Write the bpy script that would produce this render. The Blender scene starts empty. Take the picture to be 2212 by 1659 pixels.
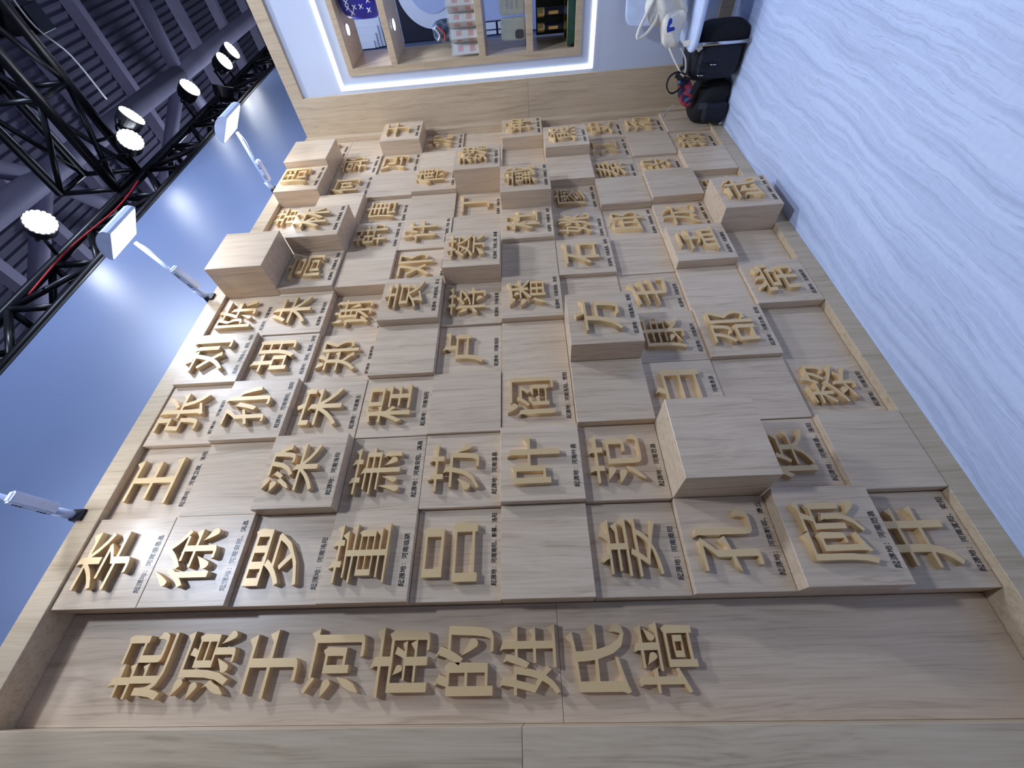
import bpy, bmesh, math, random
from mathutils import Vector, Matrix

random.seed(7)
S = bpy.context.scene
COL = S.collection

# ------------------------------------------------------------------ units
# Everything is measured in wall blocks (one block = 0.30 m).  x runs along the surname wall,
# d stands out of the wall towards the visitor, z is height above the lowest row of blocks.
U = 0.30
AX = 1.0048 * U
FLOOR = -0.27


def P(x, d, z):
    return Vector((x * AX, -d * U, (z - FLOOR) * U))


# ------------------------------------------------------------------ camera (phone held upright, picture stored sideways)
cam_d = bpy.data.cameras.new('camera')
cam_d.sensor_fit = 'HORIZONTAL'
cam_d.sensor_width = 36.0
cam_d.lens = 36.0 * 900.083 / 2212.0
cam_d.clip_start = 0.05
cam_d.clip_end = 200
cam = bpy.data.objects.new('camera', cam_d)
COL.objects.link(cam)
_fwd = Vector((0.58752722, 0.80748336, 0.05274842))
_right = Vector((0.80912123, -0.58528279, -0.05260122))
_down = Vector((-0.01160186, 0.07358452, -0.9972215))
_m = Matrix((_down, _right, -_fwd)).transposed().to_4x4()
_m.translation = Vector((-0.73735089 * U, -5.23113346 * U, (4.53179297 - FLOOR) * U))
cam.matrix_world = _m
S.camera = cam

# ------------------------------------------------------------------ world: dim cool light of the hall
wd = bpy.data.worlds.new('hall')
S.world = wd
wd.use_nodes = True
bg = wd.node_tree.nodes['Background']
bg.inputs[0].default_value = (0.60, 0.72, 1.0, 1)
bg.inputs[1].default_value = 0.06

S.view_settings.view_transform = 'Standard'
S.view_settings.look = 'None'
S.view_settings.gamma = 1.0
S.view_settings.use_curve_mapping = False
S.view_settings.exposure = 0.0

HALL = (0.71, 0.81, 1.0)


def lamp(name, kind, loc, energy, color=HALL, size=0.3, target=None, spot=None, blend=0.6, parent=None, direction=None):
    l = bpy.data.lights.new(name, kind)
    l.energy = energy
    l.color = color
    if kind == 'AREA':
        l.shape = 'DISK'
        l.size = size
    else:
        l.shadow_soft_size = size
    if kind == 'SPOT':
        l.spot_size = spot
        l.spot_blend = blend
    o = bpy.data.objects.new(name, l)
    COL.objects.link(o)
    o.location = loc
    dv = direction if direction is not None else (target - loc if target is not None else Vector((0, 0, -1)))
    o.rotation_euler = dv.to_track_quat('-Z', 'Y').to_euler()
    if parent:
        o.parent = parent
    return o


# unseen hall lamps above and behind the visitor, lights without fixtures, as fill
lamp('hall_lamp', 'AREA', P(9.0, 6.0, 15.8), 72, size=0.4, target=P(4, 0.5, 4.0))
lamp('hall_lamp', 'AREA', P(3.0, 12.0, 17.0), 108, size=0.4, target=P(10, 3.0, 2.0))
lamp('hall_lamp', 'AREA', P(13.0, 11.0, 17.0), 30, size=0.4, target=P(4, 4.0, 0.0))
# unseen fill lights added behind the tall wall to brighten the roof
lamp('roof_fill', 'POINT', P(30.0, -14.0, 20.0), 240, size=0.4)
lamp('roof_fill', 'POINT', P(12.0, -14.0, 20.0), 110, size=0.4)

# ------------------------------------------------------------------ materials


def new_mat(name):
    m = bpy.data.materials.new(name)
    m.use_nodes = True
    nt = m.node_tree
    return m, nt, nt.nodes['Principled BSDF']


def nd(nt, t, **kw):
    n = nt.nodes.new(t)
    for k, v in kw.items():
        setattr(n, k, v)
    return n


def ramp(nt, stops):
    r = nd(nt, 'ShaderNodeValToRGB')
    e = r.color_ramp.elements
    while len(e) < len(stops):
        e.new(0.5)
    for i, (p, c) in enumerate(stops):
        e[i].position = p
        e[i].color = (*c, 1)
    return r


def wood(name, light, mid, dark, rough=0.30, zs=1.0):
    """pale laminate with grain running upwards"""
    m, nt, b = new_mat(name)
    L = nt.links.new
    tc = nd(nt, 'ShaderNodeTexCoord')
    oi = nd(nt, 'ShaderNodeObjectInfo')
    mul = nd(nt, 'ShaderNodeMath', operation='MULTIPLY')
    mul.inputs[1].default_value = 37.0
    L(oi.outputs['Random'], mul.inputs[0])
    add = nd(nt, 'ShaderNodeVectorMath', operation='ADD')
    L(tc.outputs['Object'], add.inputs[0])
    L(mul.outputs[0], add.inputs[1])
    # soft wander of the grain
    mp0 = nd(nt, 'ShaderNodeMapping')
    mp0.inputs['Scale'].default_value = (3.0, 3.0, 1.2 * zs)
    L(add.outputs[0], mp0.inputs[0])
    n0 = nd(nt, 'ShaderNodeTexNoise')
    n0.inputs['Scale'].default_value = 1.0
    n0.inputs['Detail'].default_value = 2
    L(mp0.outputs[0], n0.inputs[0])
    sc = nd(nt, 'ShaderNodeVectorMath', operation='SCALE')
    sc.inputs['Scale'].default_value = 0.10
    L(n0.outputs['Color'], sc.inputs[0])
    add2 = nd(nt, 'ShaderNodeVectorMath', operation='ADD')
    L(add.outputs[0], add2.inputs[0])
    L(sc.outputs[0], add2.inputs[1])
    mp = nd(nt, 'ShaderNodeMapping')
    mp.inputs['Scale'].default_value = (38, 38, 1.7 * zs)
    L(add2.outputs[0], mp.inputs[0])
    n1 = nd(nt, 'ShaderNodeTexNoise')
    n1.inputs['Scale'].default_value = 1.0
    n1.inputs['Detail'].default_value = 5
    n1.inputs['Roughness'].default_value = 0.6
    L(mp.outputs[0], n1.inputs[0])
    mp2 = nd(nt, 'ShaderNodeMapping')
    mp2.inputs['Scale'].default_value = (150, 150, 4.0 * zs)
    L(add2.outputs[0], mp2.inputs[0])
    n2 = nd(nt, 'ShaderNodeTexNoise')
    n2.inputs['Scale'].default_value = 1.0
    n2.inputs['Detail'].default_value = 3
    L(mp2.outputs[0], n2.inputs[0])
    mx = nd(nt, 'ShaderNodeMath', operation='MULTIPLY_ADD')
    mx.inputs[1].default_value = 0.45
    L(n2.outputs['Fac'], mx.inputs[0])
    mm = nd(nt, 'ShaderNodeMath', operation='MULTIPLY')
    mm.inputs[1].default_value = 0.55
    L(n1.outputs['Fac'], mm.inputs[0])
    L(mm.outputs[0], mx.inputs[2])
    r = ramp(nt, [(0.36, dark), (0.46, mid), (0.60, light)])
    L(mx.outputs[0], r.inputs[0])
    # each board has its own slight tone
    hsv = nd(nt, 'ShaderNodeHueSaturation')
    mr = nd(nt, 'ShaderNodeMapRange')
    mr.inputs['To Min'].default_value = 0.93
    mr.inputs['To Max'].default_value = 1.05
    L(oi.outputs['Random'], mr.inputs[0])
    L(mr.outputs[0], hsv.inputs['Value'])
    L(r.outputs[0], hsv.inputs['Color'])
    L(hsv.outputs[0], b.inputs['Base Color'])
    b.inputs['Roughness'].default_value = rough
    b.inputs['Specular IOR Level'].default_value = 0.45
    bp = nd(nt, 'ShaderNodeBump')
    bp.inputs['Strength'].default_value = 0.06
    bp.inputs['Distance'].default_value = 0.002
    L(mx.outputs[0], bp.inputs['Height'])
    L(bp.outputs[0], b.inputs['Normal'])
    return m


def plain(name, col, rough=0.5, metal=0.0, var=0.06, scale=18.0, bump=0.0, spec=0.5, coat=0.0):
    m, nt, b = new_mat(name)
    L = nt.links.new
    tc = nd(nt, 'ShaderNodeTexCoord')
    n = nd(nt, 'ShaderNodeTexNoise')
    n.inputs['Scale'].default_value = scale
    n.inputs['Detail'].default_value = 4
    L(tc.outputs['Object'], n.inputs[0])
    lo = tuple(c * (1 - var) for c in col)
    hi = tuple(min(1, c * (1 + var)) for c in col)
    r = ramp(nt, [(0.35, lo), (0.65, hi)])
    L(n.outputs['Fac'], r.inputs[0])
    L(r.outputs[0], b.inputs['Base Color'])
    b.inputs['Roughness'].default_value = rough
    b.inputs['Metallic'].default_value = metal
    b.inputs['Specular IOR Level'].default_value = spec
    b.inputs['Coat Weight'].default_value = coat
    if bump:
        bp = nd(nt, 'ShaderNodeBump')
        bp.inputs['Strength'].default_value = bump
        bp.inputs['Distance'].default_value = 0.01
        L(n.outputs['Fac'], bp.inputs['Height'])
        L(bp.outputs[0], b.inputs['Normal'])
    return m


def glow(name, col, strength):
    m, nt, b = new_mat(name)
    b.inputs['Base Color'].default_value = (0.8, 0.8, 0.8, 1)
    b.inputs['Emission Color'].default_value = (*col, 1)
    b.inputs['Emission Strength'].default_value = strength
    return m


def clear(name, col, alpha, rough=0.12):
    m, nt, b = new_mat(name)
    b.inputs['Base Color'].default_value = (*col, 1)
    b.inputs['Roughness'].default_value = rough
    b.inputs['Alpha'].default_value = alpha
    b.inputs['Specular IOR Level'].default_value = 0.8
    return m


def stone(name):
    """bluish white stone-look flooring with wavy veins along the wall"""
    m, nt, b = new_mat(name)
    L = nt.links.new
    tc = nd(nt, 'ShaderNodeTexCoord')
    mp0 = nd(nt, 'ShaderNodeMapping')
    mp0.inputs['Scale'].default_value = (1.2, 2.4, 1)
    L(tc.outputs['Object'], mp0.inputs[0])
    n0 = nd(nt, 'ShaderNodeTexNoise')
    n0.inputs['Scale'].default_value = 1.6
    n0.inputs['Detail'].default_value = 5
    L(mp0.outputs[0], n0.inputs[0])
    sub = nd(nt, 'ShaderNodeVectorMath', operation='SUBTRACT')
    sub.inputs[1].default_value = (0.5, 0.5, 0.5)
    L(n0.outputs['Color'], sub.inputs[0])
    sc = nd(nt, 'ShaderNodeVectorMath', operation='MULTIPLY')
    sc.inputs[1].default_value = (0.0, 0.13, 0.0)
    L(sub.outputs[0], sc.inputs[0])
    add = nd(nt, 'ShaderNodeVectorMath', operation='ADD')
    L(tc.outputs['Object'], add.inputs[0])
    L(sc.outputs[0], add.inputs[1])
    mp = nd(nt, 'ShaderNodeMapping')
    mp.inputs['Scale'].default_value = (0.75, 30, 1)
    mp.inputs['Rotation'].default_value = (0, 0, math.radians(2))
    L(add.outputs[0], mp.inputs[0])
    n1 = nd(nt, 'ShaderNodeTexNoise')
    n1.inputs['Scale'].default_value = 1.0
    n1.inputs['Detail'].default_value = 6
    n1.inputs['Roughness'].default_value = 0.55
    L(mp.outputs[0], n1.inputs[0])
    r = ramp(nt, [(0.30, (0.42, 0.50, 0.71)), (0.43, (0.535, 0.63, 0.88)), (0.52, (0.59, 0.69, 0.945)), (0.70, (0.64, 0.74, 0.975))])
    L(n1.outputs['Fac'], r.inputs[0])
    # thin darker vein lines
    sb = nd(nt, 'ShaderNodeMath', operation='SUBTRACT')
    sb.inputs[1].default_value = 0.5
    L(n1.outputs['Fac'], sb.inputs[0])
    ab = nd(nt, 'ShaderNodeMath', operation='ABSOLUTE')
    L(sb.outputs[0], ab.inputs[0])
    r2 = ramp(nt, [(0.0, (0.78, 0.78, 0.80)), (0.014, (1, 1, 1))])
    L(ab.outputs[0], r2.inputs[0])
    mix = nd(nt, 'ShaderNodeMix', data_type='RGBA', blend_type='MULTIPLY')
    mix.inputs[0].default_value = 1.0
    L(r.outputs[0], mix.inputs[6])
    L(r2.outputs[0], mix.inputs[7])
    # fine cloudy grain
    n3 = nd(nt, 'ShaderNodeTexNoise')
    n3.inputs['Scale'].default_value = 45
    n3.inputs['Detail'].default_value = 6
    L(add.outputs[0], n3.inputs[0])
    r3 = ramp(nt, [(0.3, (0.93, 0.93, 0.94)), (0.7, (1, 1, 1))])
    L(n3.outputs['Fac'], r3.inputs[0])
    mix2 = nd(nt, 'ShaderNodeMix', data_type='RGBA', blend_type='MULTIPLY')
    mix2.inputs[0].default_value = 1.0
    L(mix.outputs[2], mix2.inputs[6])
    L(r3.outputs[0], mix2.inputs[7])
    L(mix2.outputs[2], b.inputs['Base Color'])
    b.inputs['Roughness'].default_value = 0.5
    return m


def floral(name):
    m, nt, b = new_mat(name)
    L = nt.links.new
    tc = nd(nt, 'ShaderNodeTexCoord')
    v = nd(nt, 'ShaderNodeTexVoronoi')
    v.inputs['Scale'].default_value = 34
    L(tc.outputs['Object'], v.inputs[0])
    sep = nd(nt, 'ShaderNodeSeparateColor')
    L(v.outputs['Color'], sep.inputs[0])
    r = ramp(nt, [(0.0, (0.02, 0.025, 0.09)), (0.32, (0.45, 0.03, 0.05)), (0.62, (0.10, 0.16, 0.26)), (0.78, (0.40, 0.06, 0.09))])
    r.color_ramp.interpolation = 'CONSTANT'
    L(sep.outputs[0], r.inputs[0])
    L(r.outputs[0], b.inputs['Base Color'])
    b.inputs['Roughness'].default_value = 0.7
    return m


M = {}
M['wood'] = wood('pale_oak_laminate', (0.73, 0.575, 0.415), (0.65, 0.50, 0.355), (0.52, 0.385, 0.265))
M['wood_frame'] = wood('oak_frame', (0.67, 0.53, 0.365), (0.60, 0.465, 0.31), (0.48, 0.36, 0.235))
M['gold'] = plain('gold_lacquer', (0.80, 0.565, 0.285), 0.36, 0.12, 0.03, 300, spec=0.45)
M['ink'] = plain('black_vinyl', (0.02, 0.02, 0.022), 0.3, 0, 0.02)
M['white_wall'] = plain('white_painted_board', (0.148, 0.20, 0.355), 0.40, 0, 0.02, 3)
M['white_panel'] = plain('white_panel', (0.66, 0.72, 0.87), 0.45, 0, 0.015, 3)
M['stone'] = stone('stone_flooring')
M['black_metal'] = plain('black_metal', (0.012, 0.013, 0.018), 0.35, 0.4, 0.2)
M['black_edge'] = plain('black_edge', (0.01, 0.01, 0.012), 0.5)
M['roof'] = plain('roof_sheet', (0.17, 0.155, 0.23), 0.7, 0, 0.1, 2)
M['roof_steel'] = plain('roof_steel', (0.46, 0.42, 0.58), 0.6, 0, 0.08, 2)
M['led'] = glow('led_strip_light', (0.86, 0.93, 1.0), 1.7)
M['lens'] = glow('lamp_lens', (0.94, 0.97, 1.0), 40)
M['flood'] = glow('flood_lens', (0.97, 0.98, 1.0), 11)
M['white_plastic'] = plain('white_plastic', (0.59, 0.69, 0.945), 0.35)
M['grey_plastic'] = plain('grey_plastic', (0.30, 0.31, 0.34), 0.4)
M['navy'] = plain('navy_nylon', (0.006, 0.007, 0.018), 0.65, 0, 0.25, 60, 0.25)
M['black_cloth'] = plain('black_cloth', (0.003, 0.003, 0.005), 0.8, 0, 0.3, 80, 0.2)
M['canvas'] = plain('cream_canvas', (0.78, 0.75, 0.68), 0.85, 0, 0.07, 90, 0.2)
M['chrome'] = plain('chrome', (0.62, 0.64, 0.68), 0.2, 1.0, 0.03)
M['blue_print'] = plain('blue_print', (0.015, 0.04, 0.38), 0.6)
M['blue_cloth'] = plain('blue_silk', (0.02, 0.022, 0.36), 0.35, 0, 0.25, 14, 0.3)
M['white_print'] = plain('white_print', (0.78, 0.78, 0.82), 0.5)
M['red_print'] = plain('red_print', (0.62, 0.10, 0.10), 0.6)
M['paper'] = plain('white_paper', (0.70, 0.68, 0.66), 0.5)
M['sleeve'] = clear('clear_sleeve', (0.75, 0.78, 0.78), 0.25)
M['pale_green'] = plain('pale_green_paper', (0.42, 0.47, 0.40), 0.3, 0, 0.1, 30)
M['green_tray'] = plain('green_lacquer', (0.012, 0.09, 0.055), 0.2, 0, 0.2, 10)
M['dark_green'] = plain('dark_green_card', (0.01, 0.035, 0.022), 0.4, 0, 0.3, 8)
M['tube_navy'] = plain('navy_paper_tube', (0.012, 0.012, 0.03), 0.35)
M['tube_gold'] = plain('gold_foil', (0.80, 0.60, 0.25), 0.25, 0.9)
M['foil'] = plain('printed_foil', (0.16, 0.22, 0.36), 0.2, 0.5, 0.8, 22)
M['floral'] = floral('floral_cloth')
M['booth_blue'] = plain('pale_blue_board', (0.42, 0.50, 0.78), 0.5, 0, 0.02)
M['booth_dark'] = plain('dark_navy_board', (0.012, 0.013, 0.03), 0.4)
M['grey_dark'] = plain('dark_grey', (0.06, 0.062, 0.075), 0.6)
M['red_cable'] = plain('red_cable', (0.5, 0.02, 0.03), 0.5)
M['white_cable'] = plain('white_cable', (0.5, 0.5, 0.5), 0.5)

# ------------------------------------------------------------------ object helpers
ORIGIN = {}


def org(o):
    w = Vector((0, 0, 0))
    while o is not None:
        w = w + o.location
        o = o.parent
    return w


def link(name, me, mat=None, parent=None, origin=None):
    """me holds world coordinates (metres); the object is given the origin and hung on its parent"""
    o = bpy.data.objects.new(name, me)
    COL.objects.link(o)
    w = Vector(origin) if origin is not None else (org(parent) if parent else Vector((0, 0, 0)))
    me.transform(Matrix.Translation(-w))
    if parent:
        o.parent = parent
        o.location = w - org(parent)
    else:
        o.location = w
    if mat is not None:
        me.materials.clear()
        me.materials.append(M[mat] if isinstance(mat, str) else mat)
    return o


def tag(o, label=None, cat=None, group=None, kind=None):
    if label: o['label'] = label
    if cat: o['category'] = cat
    if group: o['group'] = group
    if kind: o['kind'] = kind
    return o


def empty(name, loc, label=None, cat=None, group=None, kind=None):
    o = bpy.data.objects.new(name, None)
    COL.objects.link(o)
    o.location = loc
    o.empty_display_size = 0.1
    return tag(o, label, cat, group, kind)


def me_from_bm(bm, name='m'):
    bmesh.ops.recalc_face_normals(bm, faces=bm.faces)
    me = bpy.data.meshes.new(name)
    bm.to_mesh(me)
    bm.free()
    return me


def bm_box(bm, lo, hi, bev=0.0):
    vs = [bm.verts.new((x, y, z)) for x in (lo[0], hi[0]) for y in (lo[1], hi[1]) for z in (lo[2], hi[2])]
    idx = [(0, 1, 3, 2), (4, 6, 7, 5), (0, 4, 5, 1), (2, 3, 7, 6), (0, 2, 6, 4), (1, 5, 7, 3)]
    fs = [bm.faces.new([vs[i] for i in f]) for f in idx]
    if bev > 0:
        es = list({e for f in fs for e in f.edges})
        bmesh.ops.bevel(bm, geom=es, offset=bev, segments=1, affect='EDGES', profile=0.5)


def wbox(x0, x1, d0, d1, z0, z1, bev=0.0012, bm=None):
    a, b = P(x0, d0, z0), P(x1, d1, z1)
    lo = [min(a[i], b[i]) for i in range(3)]
    hi = [max(a[i], b[i]) for i in range(3)]
    own = bm is None
    if own: bm = bmesh.new()
    bm_box(bm, lo, hi, bev)
    if own: return me_from_bm(bm)


def tube_into(bm, pts, r, seg=8, caps=True, rfun=None):
    pts = [Vector(p) for p in pts]
    rings = []
    prev = None
    for i, p in enumerate(pts):
        t = (pts[min(i + 1, len(pts) - 1)] - pts[max(i - 1, 0)]).normalized()
        if prev is None:
            ref = Vector((0, 0, 1)) if abs(t.z) < 0.9 else Vector((1, 0, 0))
            n = t.cross(ref).normalized()
        else:
            n = (prev - t * prev.dot(t)).normalized()
        prev = n
        bn = t.cross(n)
        rr = rfun(i / (len(pts) - 1)) * r if rfun else r
        rings.append([bm.verts.new(p + (n * math.cos(2 * math.pi * k / seg) + bn * math.sin(2 * math.pi * k / seg)) * rr) for k in range(seg)])
    for a, b in zip(rings, rings[1:]):
        for k in range(seg):
            f = bm.faces.new((a[k], a[(k + 1) % seg], b[(k + 1) % seg], b[k]))
            f.smooth = True
    if caps:
        bm.faces.new(rings[0][::-1])
        bm.faces.new(rings[-1])


def tube(pts, r, seg=8, **k):
    bm = bmesh.new()
    tube_into(bm, pts, r, seg, **k)
    return me_from_bm(bm)


def strap(pts, w, t, side):
    """flat band following pts; side = width direction"""
    bm = bmesh.new()
    pts = [Vector(p) for p in pts]
    rings = []
    for i, p in enumerate(pts):
        tg = (pts[min(i + 1, len(pts) - 1)] - pts[max(i - 1, 0)]).normalized()
        s = (Vector(side) - tg * Vector(side).dot(tg)).normalized()
        n = tg.cross(s)
        rings.append([bm.verts.new(p + s * a * w / 2 + n * b_ * t / 2) for a, b_ in ((-1, -1), (1, -1), (1, 1), (-1, 1))])
    for a, b in zip(rings, rings[1:]):
        for k in range(4):
            bm.faces.new((a[k], a[(k + 1) % 4], b[(k + 1) % 4], b[k]))
    bm.faces.new(rings[0][::-1])
    bm.faces.new(rings[-1])
    return me_from_bm(bm)


def smooth_curve(pts, n=6):
    """Catmull-Rom through pts"""
    pts = [Vector(p) for p in pts]
    out = []
    for i in range(len(pts) - 1):
        p0, p1, p2, p3 = pts[max(i - 1, 0)], pts[i], pts[i + 1], pts[min(i + 2, len(pts) - 1)]
        for k in range(n):
            t = k / n
            out.append(0.5 * ((2 * p1) + (p2 - p0) * t + (2 * p0 - 5 * p1 + 4 * p2 - p3) * t * t + (3 * p1 - p0 - 3 * p2 + p3) * t ** 3))
    out.append(pts[-1])
    return out


def superblob(center, half, ex=(0.55, 0.6), seg=28, rings=16, fn=None, smooth=True):
    """rounded box body (superellipsoid), fn(v_unit, v) -> v may sag or crumple it"""
    bm = bmesh.new()
    def sp(a, e): return math.copysign(abs(a) ** e, a)
    rows = []
    for i in range(rings + 1):
        ph = -math.pi / 2 + math.pi * i / rings
        row = []
        for k in range(seg):
            th = 2 * math.pi * k / seg
            u = Vector((sp(math.cos(ph), ex[1]) * sp(math.cos(th), ex[0]), sp(math.cos(ph), ex[1]) * sp(math.sin(th), ex[0]), sp(math.sin(ph), ex[1])))
            v = Vector((u.x * half[0], u.y * half[1], u.z * half[2])) + Vector(center)
            if fn: v = fn(u, v)
            row.append(v)
        rows.append(row)
    vb = bm.verts.new(sum(rows[0], Vector()) / seg)
    vt = bm.verts.new(sum(rows[-1], Vector()) / seg)
    vr = [[bm.verts.new(v) for v in r] for r in rows[1:-1]]
    for a, b in zip(vr, vr[1:]):
        for k in range(seg):
            bm.faces.new((a[k], a[(k + 1) % seg], b[(k + 1) % seg], b[k]))
    for k in range(seg):
        bm.faces.new((vb, vr[0][(k + 1) % seg], vr[0][k]))
        bm.faces.new((vt, vr[-1][k], vr[-1][(k + 1) % seg]))
    for f in bm.faces: f.smooth = smooth
    return me_from_bm(bm)


def lathe(prof, center, axis='Z', seg=20):
    """prof: (radius, height) list in metres around a vertical axis"""
    bm = bmesh.new()
    c = Vector(center)
    rings = [[bm.verts.new(c + Vector((r * math.cos(2 * math.pi * k / seg), r * math.sin(2 * math.pi * k / seg), h))) for k in range(seg)] for r, h in prof]
    for a, b in zip(rings, rings[1:]):
        for k in range(seg):
            bm.faces.new((a[k], a[(k + 1) % seg], b[(k + 1) % seg], b[k]))
    bm.faces.new(rings[0][::-1])
    bm.faces.new(rings[-1])
    return me_from_bm(bm)


# ------------------------------------------------------------------ the setting
# floor
o = link('floor', wbox(-12, 26, -3, 26, FLOOR - 0.3, FLOOR, 0), 'stone')
tag(o, 'bluish white stone-look floor with wavy veins along the wall', kind='structure')

# tall white wall behind the display wall, dark top edge
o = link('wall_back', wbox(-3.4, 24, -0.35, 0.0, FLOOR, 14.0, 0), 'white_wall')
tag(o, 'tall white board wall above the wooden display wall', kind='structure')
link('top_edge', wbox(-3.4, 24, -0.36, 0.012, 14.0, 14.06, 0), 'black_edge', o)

# ------------------------------------------------------------------ surname wall
TEXT = {  # (column, row): (character, origin caption)
    (0, 0): ('李', '河南鹿邑县'), (0, 1): ('徐', '河南安阳、淇县'), (0, 2): ('罗', '河南洛阳'), (0, 3): ('董', '河南临颍'),
    (0, 4): ('吕', '河南南阳、新蔡、洛阳'), (0, 6): ('姜', '河南南阳'), (0, 7): ('孔', '河南新郑、商丘'), (0, 8): ('顾', '河南范县'),
    (0, 9): ('井', '河南宜阳、安阳'),
    (1, 0): ('王', '河南卫辉、洛阳'), (1, 2): ('梁', '河南洛阳'), (1, 3): ('萧', '河南安阳、淇县'), (1, 4): ('苏', '河南温县'),
    (1, 5): ('叶', '河南叶县'), (1, 6): ('范', '河南范县'), (1, 8): ('侯', '河南辉县、洛阳'),
    (2, 0): ('张', '河南濮阳'), (2, 1): ('孙', '河南濮阳、淮阳'), (2, 2): ('宋', '河南商丘'), (2, 3): ('程', '河南洛阳'),
    (2, 5): ('阎', '河南洛阳、荥阳'), (2, 7): ('白', '河南息县'), (2, 9): ('黎', '河南洛阳'),
    (3, 0): ('刘', '河南鲁山、偃师、洛阳'), (3, 1): ('胡', '淮阳、郾城、洛阳'), (3, 2): ('郑', '河南荥阳'), (3, 4): ('卢', '河南洛阳'),
    (3, 6): ('方', '河南禹州、洛阳'), (3, 7): ('康', '河南禹州'), (3, 8): ('邵', '河南汝南、安阳'),
    (4, 0): ('陈', '河南淮阳'), (4, 1): ('朱', '河南洛阳'), (4, 2): ('谢', '河南唐河、南阳'), (4, 3): ('袁', '河南洛阳、巩义'),
    (4, 4): ('蒋', '河南淮滨'), (4, 5): ('潘', '河南固始、洛阳'), (4, 7): ('毛', '河南宜阳'), (4, 9): ('常', '河南新郑'),
    (5, 1): ('高', '河南新郑、洛阳'), (5, 3): ('邓', '河南邓州'), (5, 4): ('蔡', '河南上蔡、新蔡'), (5, 6): ('石', '河南淇县、洛阳'),
    (5, 8): ('孟', '河南濮阳'),
    (6, 1): ('林', '河南淇县、洛阳'), (6, 2): ('韩', '河南新郑、洛阳'), (6, 3): ('许', '河南登封、许昌、鲁山'), (6, 5): ('杜', '河南新郑、洛阳'),
    (6, 6): ('姚', '河南范县'), (6, 7): ('邱', '河南淮阳、洛阳'), (6, 8): ('龙', '河南新郑、偃师、鲁山'), (6, 9): ('武', '河南巩义、安阳、商丘'),
    (7, 0): ('黄', '河南潢川'), (7, 2): ('唐', '河南方城'), (7, 4): ('丁', '河南开封'), (7, 5): ('戴', '河南商丘、民权'),
    (7, 6): ('廖', '河南唐河、固始'), (7, 9): ('温', '河南温县'),
    (8, 0): ('周', '河南汝州、洛阳'), (8, 1): ('何', '河南信阳、洛阳'), (8, 3): ('傅', '河南安阳'), (8, 4): ('魏', '河南开封'),
    (8, 7): ('秦', '河南范县'), (8, 8): ('段', '河南辉县'),
    (9, 1): ('郭', '河南陕县、洛阳'), (9, 2): ('冯', '河南荥阳、新郑'), (9, 6): ('熊', '河南新郑'), (9, 7): ('江', '河南正阳、淮阳'),
    (9, 9): ('赖', '河南息县'),
    (10, 0): ('吴', '河南洛阳'), (10, 2): ('于', '河南沁阳'), (10, 3): ('沈', '河南平舆、沈丘'), (10, 5): ('钟', '河南长葛、许昌'),
    (10, 7): ('史', '河南南乐'), (10, 8): ('汤', '河南商丘'),
}
DEPTH = {  # how far each block stands out, column by column, top row first
    0: [.43, .43, .35, .40, .315, .395, .33, .43, .635, .36],
    1: [.36, .42, .56, .38, .38, .51, .42, .994, .38, .475],
    2: [.44, .52, .40, .39, .42, .40, .54, .42, .40, .34],
    3: [.513, .41, .33, .47, .35, .38, .90, .42, .475, .33],
    4: [.40, .43, .28, .603, .39, .48, .36, .34, .41, .47],
    5: [1.06, .55, .50, .42, .76, .45, .44, .35, .57, .35],
    6: [.36, .895, .45, .46, .44, .53, .36, .33, .40, .85],
    7: [.36, .57, .36, .40, .35, .89, .34, .475, .56, .34],
    8: [.73, .42, .44, .50, .89, .34, .51, .34, .34, .475],
    9: [.88, .42, .38, .39, .34, .27, .73, .35, .39, .36],
    10: [.36, .36, .72, .34, .30, .57, .34, .36, .37, .43],
}
TITLE = '起源于河南的姓氏墙'
THICK = 0.08


def font_outlines(chars):
    """closed outlines of each character from the built-in typeface"""
    objs = {}
    for ch in chars:
        cu = bpy.data.curves.new('t', 'FONT')
        cu.body = ch
        cu.fill_mode = 'NONE'
        cu.resolution_u = 3
        ob = bpy.data.objects.new('t', cu)
        COL.objects.link(ob)
        objs[ch] = ob
    dg = bpy.context.evaluated_depsgraph_get()
    out = {}
    for ch, ob in objs.items():
        ev = ob.evaluated_get(dg)
        me = ev.to_mesh()
        adj = {}
        for e in me.edges:
            a, b = e.vertices
            adj.setdefault(a, []).append(b)
            adj.setdefault(b, []).append(a)
        co = [Vector((v.co.x, v.co.y)) for v in me.vertices]
        seen = set()
        loops = []
        for s in adj:
            if s in seen: continue
            lp = [s]
            seen.add(s)
            cur = s
            while True:
                nx = [n for n in adj[cur] if n not in seen]
                if not nx: break
                cur = nx[0]
                seen.add(cur)
                lp.append(cur)
            if len(lp) > 2: loops.append([co[i] for i in lp])
        out[ch] = loops
        ev.to_mesh_clear()
    for ob in objs.values():
        cu = ob.data
        bpy.data.objects.remove(ob)
        bpy.data.curves.remove(cu)
    return out


def area(lp):
    return 0.5 * sum(lp[i].x * lp[(i + 1) % len(lp)].y - lp[(i + 1) % len(lp)].x * lp[i].y for i in range(len(lp)))


def inside(p, lp):
    c = False
    for i in range(len(lp)):
        a, b = lp[i], lp[i - 1]
        if (a.y > p.y) != (b.y > p.y) and p.x < (b.x - a.x) * (p.y - a.y) / (b.y - a.y) + a.x: c = not c
    return c


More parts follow.
